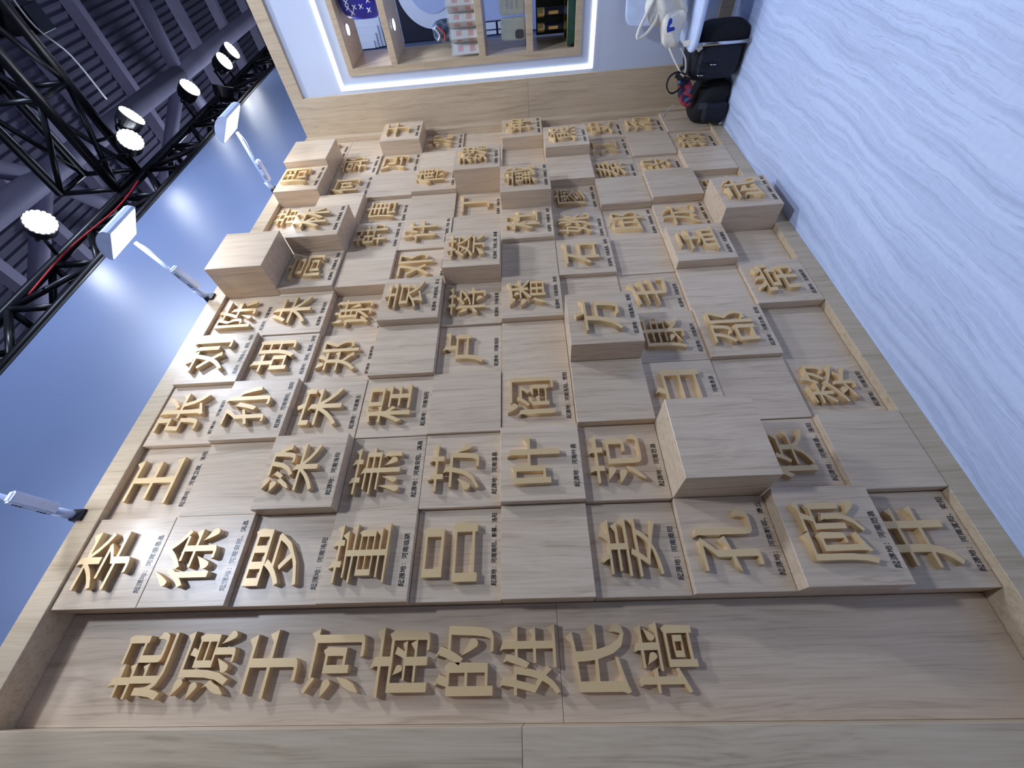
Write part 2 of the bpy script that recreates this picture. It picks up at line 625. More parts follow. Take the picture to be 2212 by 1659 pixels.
def drop(lp):
    """a short lone stroke becomes a carved drop: fine above, full below"""
    c = sum(lp, Vector((0, 0))) / len(lp)
    best = max(((p - q) for p in lp for q in lp), key=lambda v: v.length)
    ax = best.normalized()
    if ax.y < 0: ax = -ax
    nx = Vector((-ax.y, ax.x))
    ts = [(p - c).dot(ax) for p in lp]
    ns = [(p - c).dot(nx) for p in lp]
    t0, t1 = min(ts), max(ts)
    w = (max(ns) - min(ns)) / 2
    w = max(0.05, min(w, 0.075))
    L = t1 - t0
    out = []
    bend = 0.10 * L * (1 if ax.x > 0 else -1)
    for i in range(14):
        a = math.pi * (i / 13 - 0.5)       # round full end
        out.append((t0 + w * 0.9 - math.cos(a) * w * 0.9, math.sin(a) * w))
    side_a = [(t0 + w + (t1 - t0 - w) * u, w * (1 - u) ** 0.85) for u in (0.3, 0.6, 0.85)]
    out += side_a + [(t1 + 0.02, 0.0)] + [(t, -q) for t, q in side_a[::-1]]
    pts = [c + ax * t + nx * (q + bend * (((t - t0) / L) ** 2 - 0.3)) for t, q in out]
    return pts


def carve(loops, dx, dy, k):
    """turn even strokes into carved ones: heavy uprights, thin cross strokes with pointed ends.
    Returns a list of shapes, each an outline followed by its holes."""
    clean = []
    for lp in loops:
        c = [p for i, p in enumerate(lp) if (p - lp[i - 1]).length > 1e-4]
        if len(c) > 2: clean.append(c)
    depth = [sum(1 for j, o_ in enumerate(clean) if j != i and inside(lp[0], o_)) for i, lp in enumerate(clean)]
    done = {}
    for i, lp in enumerate(clean):
        hole = depth[i] % 2 == 1
        if area(lp) * (-1 if hole else 1) < 0: lp = lp[::-1]
        n = len(lp)
        xs, ys = [p.x for p in lp], [p.y for p in lp]
        bw, bh = max(xs) - min(xs), max(ys) - min(ys)
        diag = math.hypot(bw, bh)
        if not hole and n <= 14 and diag < 0.40 and abs(area(lp)) < 0.036 and bw > 0.05 and bh > 0.05 and 0.28 < bh / bw < 4:
            done[i] = drop(lp)
            continue
        ax_, ay_ = dx, dy
        if hole:
            ax_ = min(dx, bw * 0.16)
        E1, CAP = [], {}
        for q in range(n):
            e = lp[(q + 1) % n] - lp[q]
            E1.append((e / e.length, e.length))
        for q in range(n):
            d0, l0 = E1[q - 1]
            d1, l1 = E1[q]
            d2, l2 = E1[(q + 1) % n]
            if 0.03 < l1 < 0.13 and d0.dot(-d2) > 0.80 and abs(d0.dot(d1)) < 0.65 and (d0.x * d1.y - d0.y * d1.x) > 0 and (d1.x * d2.y - d1.y * d2.x) > 0 and min(l0, l2) > 0.05:
                CAP[q] = (d0 - d2).normalized()
        new = []
        for q in range(n):
            n1 = Vector((E1[q - 1][0].y, -E1[q - 1][0].x))
            n2 = Vector((E1[q][0].y, -E1[q][0].x))
            o1 = ax_ * n1.x ** 2 + ay_ * n1.y ** 2
            o2 = ax_ * n2.x ** 2 + ay_ * n2.y ** 2
            det = n1.x * n2.y - n1.y * n2.x
            if abs(det) > 0.3:
                mv = Vector(((o1 * n2.y - o2 * n1.y) / det, (n1.x * o2 - n2.x * o1) / det))
            else:
                nn = n1 + n2
                mv = nn.normalized() * (o1 + o2) / 2 if nn.length > 1e-3 else Vector((0, 0))
            if mv.length > 0.035: mv = mv.normalized() * 0.03
            new.append(lp[q] + mv)
        fin = []
        gone = set()
        for q in range(n):
            if q in gone: continue
            b, c = new[q], new[(q + 1) % n]
            if q in CAP:
                o_ = CAP[q]
                ang = math.degrees(math.atan2(o_.y, o_.x)) % 360
                mid = (b + c) / 2
                l2 = E1[(q + 1) % n][1]
                if ang < 22 or ang > 338:                       # cross stroke ends in a peaked wedge
                    w = min(0.15 * k, l2 * 0.6)
                    fin += [b + Vector((0.015, 0)), c + Vector((-w * 0.33, w * 0.52)), c - o_ * w]
                    gone.add((q + 1) % n)
                elif 65 < ang < 115:                             # head of an upright, cut aslant
                    fin += [b + Vector((0.0, -0.035 * k)), c + Vector((-0.03, 0.02)) * k, c + Vector((0.002, -0.05 * k))]
                    gone.add((q + 1) % n)
                elif 185 < ang < 262 or 25 < ang < 65:           # swept stroke runs out to a point
                    fin += [b.lerp(c, 0.42) + o_ * 0.012, b.lerp(c, 0.58) + o_ * 0.012]
                    gone.add((q + 1) % n)
                elif 288 < ang < 338:                            # pressed stroke swells, then points
                    fin += [b - (c - b) * 0.25 * k - o_ * 0.04 * k, c + o_ * 0.02]
                    gone.add((q + 1) % n)
                else:
                    fin.append(b)
                continue
            d0, l0 = E1[q - 1]
            d1, l1 = E1[q]
            if not hole and l0 > 0.16 and l1 > 0.16 and d0.y > 0.92 and d1.x < -0.92:   # shoulder of a box
                fin += [b + Vector((0.016, -0.035)), b + Vector((-0.03, 0.04)) * k, b + Vector((-0.10 * k, 0.0))]
            else:
                fin.append(b)
        done[i] = fin
    shapes = []
    for i, lp in enumerate(clean):
        if depth[i] % 2 == 0:
            holes = [done[j] for j in range(len(clean)) if depth[j] == depth[i] + 1 and inside(clean[j][0], lp)]
            shapes.append([done[i]] + holes)
    return shapes


def solid_chars(spec):
    """spec: key -> (shapes, half thickness, bevel); returns key -> mesh lying in xy, thickness along z"""
    objs = []
    for key, (shapes, half, bev) in spec.items():
        for sh_i, loops in enumerate(shapes):
            cu = bpy.data.curves.new('g', 'CURVE')
            cu.dimensions = '2D'
            cu.fill_mode = 'BOTH'
            cu.extrude = half
            for lp in loops:
                sp = cu.splines.new('POLY')
                sp.points.add(len(lp) - 1)
                for i, p in enumerate(lp): sp.points[i].co = (p.x, p.y, 0, 1)
                sp.use_cyclic_u = True
            ob = bpy.data.objects.new('g', cu)
            COL.objects.link(ob)
            objs.append((key, ob))
    dg = bpy.context.evaluated_depsgraph_get()
    bms = {}
    for key, ob in objs:
        bm = bms.setdefault(key, bmesh.new())
        me = bpy.data.meshes.new_from_object(ob.evaluated_get(dg))
        bm.from_mesh(me)
        bpy.data.meshes.remove(me)
    for key, ob in objs:
        cu = ob.data
        bpy.data.objects.remove(ob)
        bpy.data.curves.remove(cu)
    out = {}
    for key, bm in bms.items():
        me = bpy.data.meshes.new('character')
        bm.to_mesh(me)
        bm.free()
        out[key] = me
    return out


def flat_texts(lines, size):
    objs = {}
    for key, (t, sp) in lines.items():
        cu = bpy.data.curves.new('c', 'FONT')
        cu.body = t
        cu.size = size
        cu.space_character = sp
        cu.resolution_u = 1
        cu.extrude = 0.0004
        cu.offset = 0.00012
        ob = bpy.data.objects.new('c', cu)
        COL.objects.link(ob)
        objs[key] = ob
    dg = bpy.context.evaluated_depsgraph_get()
    out = {k: bpy.data.meshes.new_from_object(ob.evaluated_get(dg)) for k, ob in objs.items()}
    for ob in objs.values():
        cu = ob.data
        bpy.data.objects.remove(ob)
        bpy.data.curves.remove(cu)
    return out


STAND = Matrix(((1, 0, 0, 0), (0, 0, -1, 0), (0, 1, 0, 0), (0, 0, 0, 1)))  # xy lettering stood up to face the visitor

wall = empty('display_wall', P(5, 0.0, FLOOR), 'pale oak display wall of staggered blocks bearing raised gold surname characters', 'display wall')

# boards of the frame around the blocks
link('backing_board', wbox(-1.02, 11.2, 0.005, 0.09, 0.0, 10.0, 0), 'wood_frame', wall)
link('top_rail', wbox(-3.2, 11.2, 0.005, 0.465, 10.0, 10.285), 'wood_frame', wall)
link('bottom_rail', wbox(-3.2, 5.6, 0.005, 0.465, FLOOR, -0.004), 'wood_frame', wall)
link('bottom_rail', wbox(5.604, 11.2, 0.005, 0.465, FLOOR, -0.004), 'wood_frame', wall)
link('end_strip', wbox(11.005, 11.2, 0.09, 0.47, 0.0, 10.0), 'wood_frame', wall)
link('side_panel', wbox(-3.2, -1.02, 0.005, 0.465, 4.80, 9.998), 'wood_frame', wall)
link('side_panel', wbox(-3.2, -1.02, 0.005, 0.465, 0.0, 4.796), 'wood_frame', wall)
tp = link('title_panel', wbox(-1.018, -0.004, 0.09, 0.115, 4.42, 9.996, 0.0006), 'wood', wall)
link('title_panel', wbox(-1.018, -0.004, 0.09, 0.115, 0.002, 4.416, 0.0006), 'wood', wall)

outl = font_outlines(sorted(set([t[0] for t in TEXT.values()]) | set(TITLE)))
spec = {}


def fit(shapes, w, h, cx, cy):
    xs = [p.x for sh_ in shapes for l in sh_ for p in l]
    ys = [p.y for sh_ in shapes for l in sh_ for p in l]
    sx = w / (max(xs) - min(xs))
    sy = h / (max(ys) - min(ys))
    s = min(sx, sy)
    mx, my = (max(xs) + min(xs)) / 2, (max(ys) + min(ys)) / 2
    sx = min(sx, s * 1.12)
    sy = min(sy, s * 1.12)
    return [[[Vector((cx + (p.x - mx) * sx, cy + (p.y - my) * sy)) for p in l] for l in sh_] for sh_ in shapes]


def weight(loops):
    n = sum(len(l) for l in loops)
    if n < 70: return 0.018, -0.013, 1.0
    if n < 120: return 0.011, -0.013, 0.85
    if n < 165: return 0.003, -0.011, 0.6
    return 0.0, -0.008, 0.45


for key, (ch, cap) in TEXT.items():
    a, b, k = weight(outl[ch]) if ch != '唐' else (0.0, -0.004, 0.3)
    spec[key] = (fit(carve(outl[ch], a, b, k), 0.635 * U, 0.64 * U, 0, 0), THICK * U / 2, 0.0012)
# heading, top to bottom; place of each character read off the panel
TZ = [8.83, 8.14, 7.43, 6.75, 6.06, 5.39, 4.73, 4.05, 3.37]
for i, ch in enumerate(TITLE):
    a, b, k = weight(outl[ch])
    spec[('t', i)] = (fit(carve(outl[ch], a + 0.006, b, k * 1.1), 0.60 * U, 0.60 * U, 0, 0), 0.085 * U / 2, 0.0012)
solids = solid_chars(spec)
caps = flat_texts({k: ('起源地：' + c, 1.0) for k, (ch, c) in TEXT.items()}, 0.071 * U)

blocks = {}
for c in range(11):
    for r in range(10):
        dp = DEPTH[c][r]
        z0 = 9 - r
        me = wbox(c + 0.003, c + 0.997, 0.09, dp, z0 + 0.003, z0 + 0.997, 0.0011)
        blk = link('wood_block', me, 'wood', wall, origin=P(c + 0.5, 0.09, z0))
        blocks[(c, r)] = blk
        if (c, r) in TEXT:
            ch, cap = TEXT[(c, r)]
            tag(blk, 'pale wooden block with raised gold character %s' % ch)
            sm = solids[(c, r)]
            sm.transform(STAND)
            sm.transform(Matrix.Translation(P(c + 0.5, dp + THICK / 2 - 0.002, z0 + 0.585)))
            link('surname_character', sm, 'gold', blk)
            cm = caps[(c, r)]
            wd_ = max(v.co.x for v in cm.vertices)
            if wd_ > 0.79 * AX: cm.transform(Matrix.Diagonal((0.79 * AX / wd_, 0.94, 1, 1)))
            cm.transform(STAND)
            cm.transform(Matrix.Translation(P(c + 0.15, dp + 0.002, z0 + 0.06)))
            link('caption', cm, 'ink', blk)
for i, ch in enumerate(TITLE):
    sm = solids[('t', i)]
    sm.transform(STAND)
    sm.transform(Matrix.Translation(P(-0.505, 0.115 + 0.085 / 2 - 0.002, TZ[i])))
    tag(link('title_character', sm, 'gold', tp), 'raised gold heading character %s' % ch)

# ------------------------------------------------------------------ right-hand wall with lit shelf niche
XR, XB = 11.2, 12.46
wr = link('wall_right', wbox(XR, XB, 0.0, 1.36, 4.30, 10.26, 0.001), 'wood_frame')
tag(wr, 'pale oak end wall framing a white panel with a shelf niche', kind='structure')
link('board', wbox(XR, XB, 0.0, 1.36, FLOOR, 4.296, 0.001), 'wood_frame', wr)
link('top_board', wbox(XR, XB, 1.361, 6.0, 9.94, 10.26, 0.001), 'wood_frame', wr)
link('bottom_board', wbox(XR, XB, 1.361, 6.0, FLOOR, 0.02, 0.001), 'wood_frame', wr)
link('end_board', wbox(XR, XB, 5.6, 6.0, 0.021, 9.939, 0.001), 'wood_frame', wr)
bm = bmesh.new()
SH0, SH1, SZ0, SZ1 = 1.73, 5.2, 3.04, 8.60
XP = XR + 0.05
for (a, b, c_, d_) in ((1.361, SH0, 0.021, 9.939), (SH1, 5.599, 0.021, 9.939), (SH0, SH1, 0.021, SZ0), (SH0, SH1, SZ1, 9.939)):
    wbox(XP, XB - 0.02, a, b, c_, d_, 0, bm)
link('white_panel', me_from_bm(bm), 'white_panel', wr)

# light strip round the niche
bm = bmesh.new()
LW = 0.045
for (a, b, c_, d_) in ((1.485 - LW, 1.485 + LW, 2.775 - LW, 8.875 + LW), (5.44 - LW, 5.44 + LW, 2.775 - LW, 8.875 + LW),
                       (1.485 + LW, 5.44 - LW, 2.775 - LW, 2.775 + LW), (1.485 + LW, 5.44 - LW, 8.875 - LW, 8.875 + LW)):
    wbox(XP - 0.03, XP - 0.002, a, b, c_, d_, 0, bm)
tag(link('light_strip', me_from_bm(bm), 'led'), 'glowing white light strip framing the shelf niche', 'light strip')

# shelf unit
sh = empty('display_shelf', P(11.8, 3.4, SZ0), 'open oak display shelf set into the white wall panel', 'shelf')
for nm, a in (('side_board', (SH0, SH0 + 0.145, SZ0, SZ1)), ('side_board', (SH1 - 0.145, SH1, SZ0, SZ1)), ('top_board', (SH0 + 0.145, SH1 - 0.145, SZ1 - 0.14, SZ1)),
              ('bottom_board', (SH0 + 0.145, SH1 - 0.145, SZ0, SZ0 + 0.14)), ('shelf_board', (SH0 + 0.145, SH1 - 0.145, 7.36, 7.51)),
              ('shelf_board', (SH0 + 0.145, SH1 - 0.145, 5.255, 5.41)), ('shelf_board', (SH0 + 0.145, SH1 - 0.145, 4.14, 4.29))):
    link(nm, wbox(XR + 0.01, XB, *a, 0.001), 'wood_frame', sh)

# puck lights under the boards
for i, (d, z) in enumerate(((2.49, 8.458), (2.50, 7.358))):
    t = empty('puck_light', P(11.70, d, z), 'round puck light under the %s board of the shelf' % ('top' if i == 0 else 'upper middle'), 'light', 'puck lights in the shelf')
    link('rim', lathe([(0.036, -0.004), (0.036, 0.0)], P(11.70, d, z)), 'white_plastic', t)
    link('lens', lathe([(0.030, -0.006), (0.030, -0.0035)], P(11.70, d, z)), 'flood', t)
    lamp('puck_light_beam', 'SPOT', Vector((0, 0, -0.02)), 3, size=0.03, spot=2.2, direction=Vector((0, 0, -1)), parent=t)

# ------------------------------------------------------------------ arm floodlights along the top of the display wall


def floodlight(x, head, label):
    base = P(x, 0.36, 10.285)
    t = empty('arm_floodlight', base, label, 'floodlight', 'arm floodlights over the display wall')
    hd = P(*head)
    # clamp on the rail
    bm = bmesh.new()
    wbox(x - 0.07, x + 0.07, 0.40, 0.50, 10.21, 10.36, 0.001, bm)
    wbox(x - 0.07, x + 0.07, 0.22, 0.42, 10.286, 10.33, 0.001, bm)
    link('clamp', me_from_bm(bm), 'black_metal', t)
    j = P(x, 0.52, 10.40)
    link('hinge', tube([P(x, 0.44, 10.33), j + (hd - j).normalized() * 0.04], 0.016, 8), 'white_plastic', t)
    ax = (hd - j).normalized()
    side = Vector((1, 0, 0))
    up = ax.cross(side).normalized()
    # driver box beside the arm
    bm = bmesh.new()
    for k in range(1):
        a = j + ax * 0.045 - up * 0.024
        b = j + ax * 0.185 - up * 0.024
        v = []
        for q in (a, b):
            for s_, u_ in ((-1, -1), (1, -1), (1, 1), (-1, 1)):
                v.append(bm.verts.new(q + side * 0.021 * s_ + up * 0.014 * u_))
        for f in ((0, 1, 2, 3), (7, 6, 5, 4), (0, 4, 5, 1), (1, 5, 6, 2), (2, 6, 7, 3), (3, 7, 4, 0)):
            bm.faces.new([v[i] for i in f])
        bmesh.ops.bevel(bm, geom=list(bm.edges), offset=0.006, segments=2, affect='EDGES')
    drv = link('driver_box', me_from_bm(bm), 'white_plastic', t)
    for k in (0.07, 0.08, 0.09, 0.14, 0.15, 0.16):
        c0 = j + ax * k - up * 0.024 + side * -0.0212
        link('vent_slot', tube([c0 - up * 0.006, c0 + up * 0.006], 0.0022, 6), 'black_edge', drv)
    link('arm', tube([j, hd - ax * 0.05], 0.009, 10), 'white_plastic', t)
    link('cable', tube(smooth_curve([j + up * -0.012 + ax * 0.2, j + ax * 0.3 - up * 0.022, hd - ax * 0.06 - up * 0.01]), 0.0025, 6), 'white_plastic', t)
    # head: rounded housing with a rectangular lens facing the wall
    n = Vector((0, 0.62, -0.78)).normalized()   # where the beam goes
    tdir = n.cross(side).normalized()
    hw, hh, th = 0.105, 0.085, 0.035
    bm = bmesh.new()
    prof = []
    for k in range(9):
        a = math.pi * k / 8
        prof.append((math.cos(a) * hh, math.sin(a) * th * 1.3 + 0.012))
    prof = [(hh, 0.0)] + prof + [(-hh, 0.0)]
    ra = [bm.verts.new(hd - side * hw + tdir * p - n * q) for p, q in prof]
    rb = [bm.verts.new(hd + side * hw + tdir * p - n * q) for p, q in prof]
    for k in range(len(prof) - 1):
        bm.faces.new((ra[k], ra[k + 1], rb[k + 1], rb[k]))
    bm.faces.new((ra[-1], ra[0], rb[0], rb[-1]))
    bm.faces.new(ra)
    bm.faces.new(rb[::-1])
    link('lamp_head', me_from_bm(bm), 'white_plastic', t)
    bm = bmesh.new()
    v = [bm.verts.new(hd + side * a * (hw - 0.008) + tdir * b * (hh - 0.008) + n * 0.002) for a, b in ((-1, -1), (1, -1), (1, 1), (-1, 1))]
    bm.faces.new(v)
    bmesh.ops.solidify(bm, geom=list(bm.faces), thickness=0.0015)
    link('lens', me_from_bm(bm), 'flood', t)
    l = lamp('floodlight_beam', 'AREA', hd + n * 0.012 - base, FLOOD, size=0.15, direction=n, parent=t, color=(0.82, 0.93, 1.0))
    l.data.shape = 'RECTANGLE'
    l.data.size = 0.19
    l.data.size_y = 0.15
    return t


FLOOD = 0.6
floodlight(8.63, (8.62, 1.88, 10.42), 'white arm floodlight nearest the oak end wall')
floodlight(5.00, (5.02, 1.80, 10.78), 'white arm floodlight beside the large plain top block')
floodlight(1.05, (1.05, 1.85, 10.75), 'white arm floodlight whose head is cut by the picture edge')

# ------------------------------------------------------------------ hall roof
ZR = 30.0
bm = bmesh.new()
pitch = 0.42
dd_ = -30.0
prev = None
while dd_ < 26:
    for off, zz in ((0, 0), (0.14, 0), (0.20, 0.10), (0.36, 0.10)):
        cur = (bm.verts.new(P(-6, dd_ + off, ZR + zz)), bm.verts.new(P(70, dd_ + off, ZR + zz)))
        if prev: bm.faces.new((prev[0], cur[0], cur[1], prev[1]))
        prev = cur
    dd_ += pitch
ce = link('ceiling', me_from_bm(bm), 'roof')
tag(ce, 'dark corrugated hall roof with steel purlins', kind='structure')
for xx in (15.5, 19.2, 23.4, 26.4, 30.8, 36.4, 40.2, 45.4, 50.5):
    link('purlin', wbox(xx - 0.24, xx + 0.24, -30, 26, ZR - 0.8, ZR - 0.02, 0), 'roof_steel', ce)
def pipe(a, b, r):
    link('roof_pipe', tube([P(*a), P(*b)], r * U, 16), 'roof_steel', ce)
ZP = 25.0
pipe((-4, -2.2, ZP), (29.4, -2.7, ZP), 0.46)
pipe((29.4, -2.7, ZP), (62, -2.9, ZP), 0.46)
pipe((29.4, -2.7, ZP), (36, 3.4, ZP + 3.6), 0.40)
pipe((29.4, -2.7, ZP), (23, -9.5, ZP + 3.6), 0.34)
pipe((29.4, -2.7, ZP), (36, -9.5, ZP + 3.6), 0.34)
pipe((17.0, -2.5, ZP), (11, 3.4, ZP + 3.6), 0.36)
pipe((17.0, -2.5, ZP), (24, -9.5, ZP + 3.6), 0.34)
pipe((17.0, -2.5, ZP), (11, -9.5, ZP + 3.6), 0.34)

# ------------------------------------------------------------------ trusses


def truss(name, label, corners, a0, a1, step, axis, rc=0.105, rb=0.055):
    """corners: four (u, z) positions of the chords; axis 'd' or 'x' is the long direction"""
    def pt(c, a): return P(c[0], a, c[1]) if axis == 'd' else P(a, c[0], c[1])
    t = empty(name, pt(corners[0], (a0 + a1) / 2), label, 'truss', 'black lighting trusses')
    for c in corners:
        link('chord', tube([pt(c, a0), pt(c, a1)], rc * U, 10), 'black_metal', t)
    n = int(round((a1 - a0) / step))
    for f in range(4):
        c0, c1 = corners[f], corners[(f + 1) % 4]
        for i in range(n + 1):
            a = a0 + (a1 - a0) * i / n
            link('strut', tube([pt(c0, a), pt(c1, a)], rb * U, 8), 'black_metal', t)
            if i < n:
                b = a0 + (a1 - a0) * (i + 1) / n
                p, q = (c0, c1) if i % 2 == 0 else (c1, c0)
                link('brace', tube([pt(p, a), pt(q, b)], rb * U, 8), 'black_metal', t)
    return t


TX0 = (-0.737 + 1.003 * 10.97) / 1.0048
TX1 = (-0.737 + 1.098 * 10.97) / 1.0048
truss('lighting_truss', 'black box truss running over the visitor from the tall white wall', [(TX0, 15.5), (TX1, 15.5), (TX1, 17.1), (TX0, 17.1)], 0.0, 17.0, 2.1, 'd', 0.12, 0.065)
truss('lighting_truss', 'black box truss running along the top of the tall white wall', [(-0.16, 14.35), (-1.2, 14.35), (-1.2, 15.5), (-0.16, 15.5)], 0.0, 26.0, 1.45, 'x', 0.11, 0.07)
post = link('hoist_post', wbox(TX1 + 0.18, TX1 + 0.62, 3.0, 3.5, 15.3, 25.0, 0.004), 'black_metal')
tag(post, 'thick black hoist post rising from the overhead truss', 'post')

# ------------------------------------------------------------------ stage lamps


def stage_lamp(pos, aim, hang, label, energy=60, lit=True, r=0.27):
    """round LED can; pos = lens centre"""
    c = P(*pos)
    n = Vector(aim).normalized()
    t = empty('stage_lamp', c, label, 'stage lamp', 'stage lamps on the trusses')
    q = n.to_track_quat('-Z', 'Y').to_matrix().to_4x4()
    q.translation = c
    def rev(prof, seg=28):
        m_ = lathe(prof, (0, 0, 0), seg=seg)
        m_.transform(q)
        return m_
    R_ = r * U
    link('housing', rev([(R_ * 0.5, R_ * 1.5), (R_ * 0.8, R_ * 1.35), (R_ * 0.98, R_ * 0.9), (R_ * 1.06, 0.0), (R_ * 1.06, -0.012), (R_ * 1.0, -0.012)]), 'black_metal', t)
    if lit:
        bm = bmesh.new()
        tube_into(bm, [Vector((0, 0, -0.0135)), Vector((0, 0, -0.0175))], R_ * 0.86, 24)
        for k in range(18):
            a = 2 * math.pi * k / 18
            p = Vector((math.cos(a), math.sin(a), 0)) * R_ * 0.85
            tube_into(bm, [p + Vector((0, 0, -0.0135)), p + Vector((0, 0, -0.019))], R_ * 0.14, 10)
        m_ = me_from_bm(bm)
        m_.transform(q)
        link('lens', m_, 'lens', t)
    # yoke
    pts = [Vector((R_ * 1.15 * math.cos(a), 0, R_ * 0.55 + R_ * 1.5 * max(0, math.sin(a)))) for a in [math.pi * k / 12 for k in range(13)]]
    m_ = tube(pts, 0.008, 6)
    m_.transform(q)
    link('yoke', m_, 'black_metal', t)
    top = q @ Vector((0, 0, R_ * 2.05))
    link('hanger', tube([top, P(*hang)], 0.012, 6), 'black_metal', t)
    if lit:
        lamp('stage_lamp_beam', 'SPOT', n * 0.03, energy, size=0.1, spot=math.radians(115), blend=1.0, direction=n, parent=t)
    return t


stage_lamp((11.42, 1.24, 14.7), (0.35, -0.55, -0.75), (TX0 + 0.5, 1.0, 15.5), 'lit stage lamp turned sideways on the overhead truss', 100)
stage_lamp((10.85, 0.90, 14.7), (-0.25, -0.6, -0.75), (TX0, 0.7, 15.5), 'lit stage lamp facing the visitor where the two trusses meet', 110)
stage_lamp((14.76, 0.77, 15.0), (0.05, -0.6, -0.8), (14.9, -0.16, 15.5), 'single lit stage lamp between the truss corner and the far pair', 90)
stage_lamp((17.40, 0.70, 15.0), (0.0, -0.45, -0.9), (17.6, -0.16, 15.5), 'nearer lamp of the far lit pair above the end wall', 40)
stage_lamp((18.22, 0.78, 15.0), (0.1, -0.45, -0.9), (18.4, -0.16, 15.5), 'farthest lit stage lamp above the end wall', 40)
stage_lamp((7.46, 0.74, 15.0), (-0.2, -0.6, -0.75), (7.5, -0.16, 15.5), 'lit stage lamp nearest the visitor above the tall white wall', 160)
stage_lamp((16.2, 0.30, 14.8), (0.3, -0.75, -0.2), (16.2, -0.16, 15.5), 'unlit black stage lamp beside the far lit pair', lit=False, r=0.3)


# ------------------------------------------------------------------ things on the shelf
def pline(pts, r, seg=6): return tube([P(*p) for p in pts], r * U, seg)


def plate(name, quad, t, mat, parent):
    """thin solid sheet through four (x, d, z) corners, t blocks thick"""
    bm = bmesh.new()
    v = [bm.verts.new(P(*q)) for q in quad]
    f = bm.faces.new(v)
    f.normal_update()
    n = f.normal.copy()
    w = [bm.verts.new(q.co + n * t * U) for q in v]
    bm.faces.new(w[::-1])
    for k in range(4):
        bm.faces.new((v[k], w[k], w[(k + 1) % 4], v[(k + 1) % 4]))
    return link(name, me_from_bm(bm), mat, parent)


# blue silk pouch on the top shelf
t = empty('silk_pouch', P(11.7, 3.2, 7.51), 'royal blue pouch with white cross pattern on the top shelf', 'pouch')
def pf(u, v):
    return v + Vector((0, 0.012 * u.z * u.x, 0)) + Vector((0.004 * math.sin(40 * v.z), 0, 0))
link('pouch_body', superblob(P(11.66, 3.22, 7.97), (0.075, 0.165, 0.135), (0.6, 0.45), fn=pf), 'blue_cloth', t)
def motif(d, z, s=0.055):
    for a in (45, 135):
        ca, sa = math.cos(math.radians(a)) * s, math.sin(math.radians(a)) * s
        yield [(11.375, d - ca, z - sa), (11.372, d, z), (11.375, d + ca, z + sa)]
for dz in ((3.02, 8.20), (2.93, 8.05), (2.93, 8.20), (2.93, 7.90), (2.84, 8.12), (3.02, 7.72), (2.86, 7.74), (3.10, 8.10), (3.2, 7.95), (3.1, 7.8)):
    bm = bmesh.new()
    for ln in motif(*dz): tube_into(bm, [P(*p) for p in ln], 0.010 * U, 6)
    link('cross_print', me_from_bm(bm), 'white_print', t)
link('round_print', lathe([(0.014, -0.001), (0.014, 0.001)], (0, 0, 0)), 'white_print', t).matrix_local = Matrix.Translation(P(11.37, 2.98, 7.70) - org(t)) @ Matrix.Rotation(math.pi / 2, 4, 'Y')

# patterned foil pouch behind the cards
t = empty('foil_pouch', P(12.0, 2.2, 5.41), 'silver blue patterned foil pouch behind the folded cards', 'pouch')
link('pouch_body', superblob(P(12.0, 2.22, 5.96), (0.05, 0.068, 0.165), (0.7, 0.5), fn=lambda u, v: v + Vector((0.006 * math.sin(60 * v.z + 30 * v.y), 0, 0))), 'foil', t)
link('arc_print', tube(smooth_curve([P(11.82, 2.36, 6.36), P(11.81, 2.22, 6.22), P(11.82, 2.08, 6.24)]), 0.006, 6), 'red_print', t)
link('arc_print', tube(smooth_curve([P(11.82, 2.34, 6.44), P(11.81, 2.2, 6.34), P(11.82, 2.1, 6.40)]), 0.005, 6), 'white_print', t)

# concertina of printed cards
t = empty('folded_cards', P(11.4, 2.4, 5.41), 'concertina of clear-sleeved white cards with red prints on the shelf', 'card set')
zig = [(11.30, 1.93), (11.52, 2.10), (11.34, 2.22), (11.54, 2.36), (11.34, 2.52), (11.54, 2.64), (11.34, 2.80), (11.54, 2.92), (11.34, 3.1), (11.54, 3.22)]
for i in range(len(zig) - 1):
    (xa, da), (xb, db) = zig[i], zig[i + 1]
    cd = plate('card', [(xa, da, 5.415), (xb, db, 5.415), (xb, db, 6.02), (xa, da, 6.02)], 0.008, 'paper', t)
    def at(u, z, off=-0.014): return (xa + (xb - xa) * u + off, da + (db - da) * u, z)
    for (u0, u1, z0, z1) in ((0.2, 0.8, 5.50, 5.62), (0.25, 0.75, 5.78, 5.90)):
        plate('red_print', [at(u0, z0), at(u1, z0), at(u1, z1), at(u0, z1)], 0.003, 'red_print', cd)
    plate('sleeve', [at(-0.03, 5.414, -0.022), at(1.03, 5.414, -0.022), at(1.03, 6.06, -0.022), at(-0.03, 6.06, -0.022)], 0.002, 'sleeve', cd)

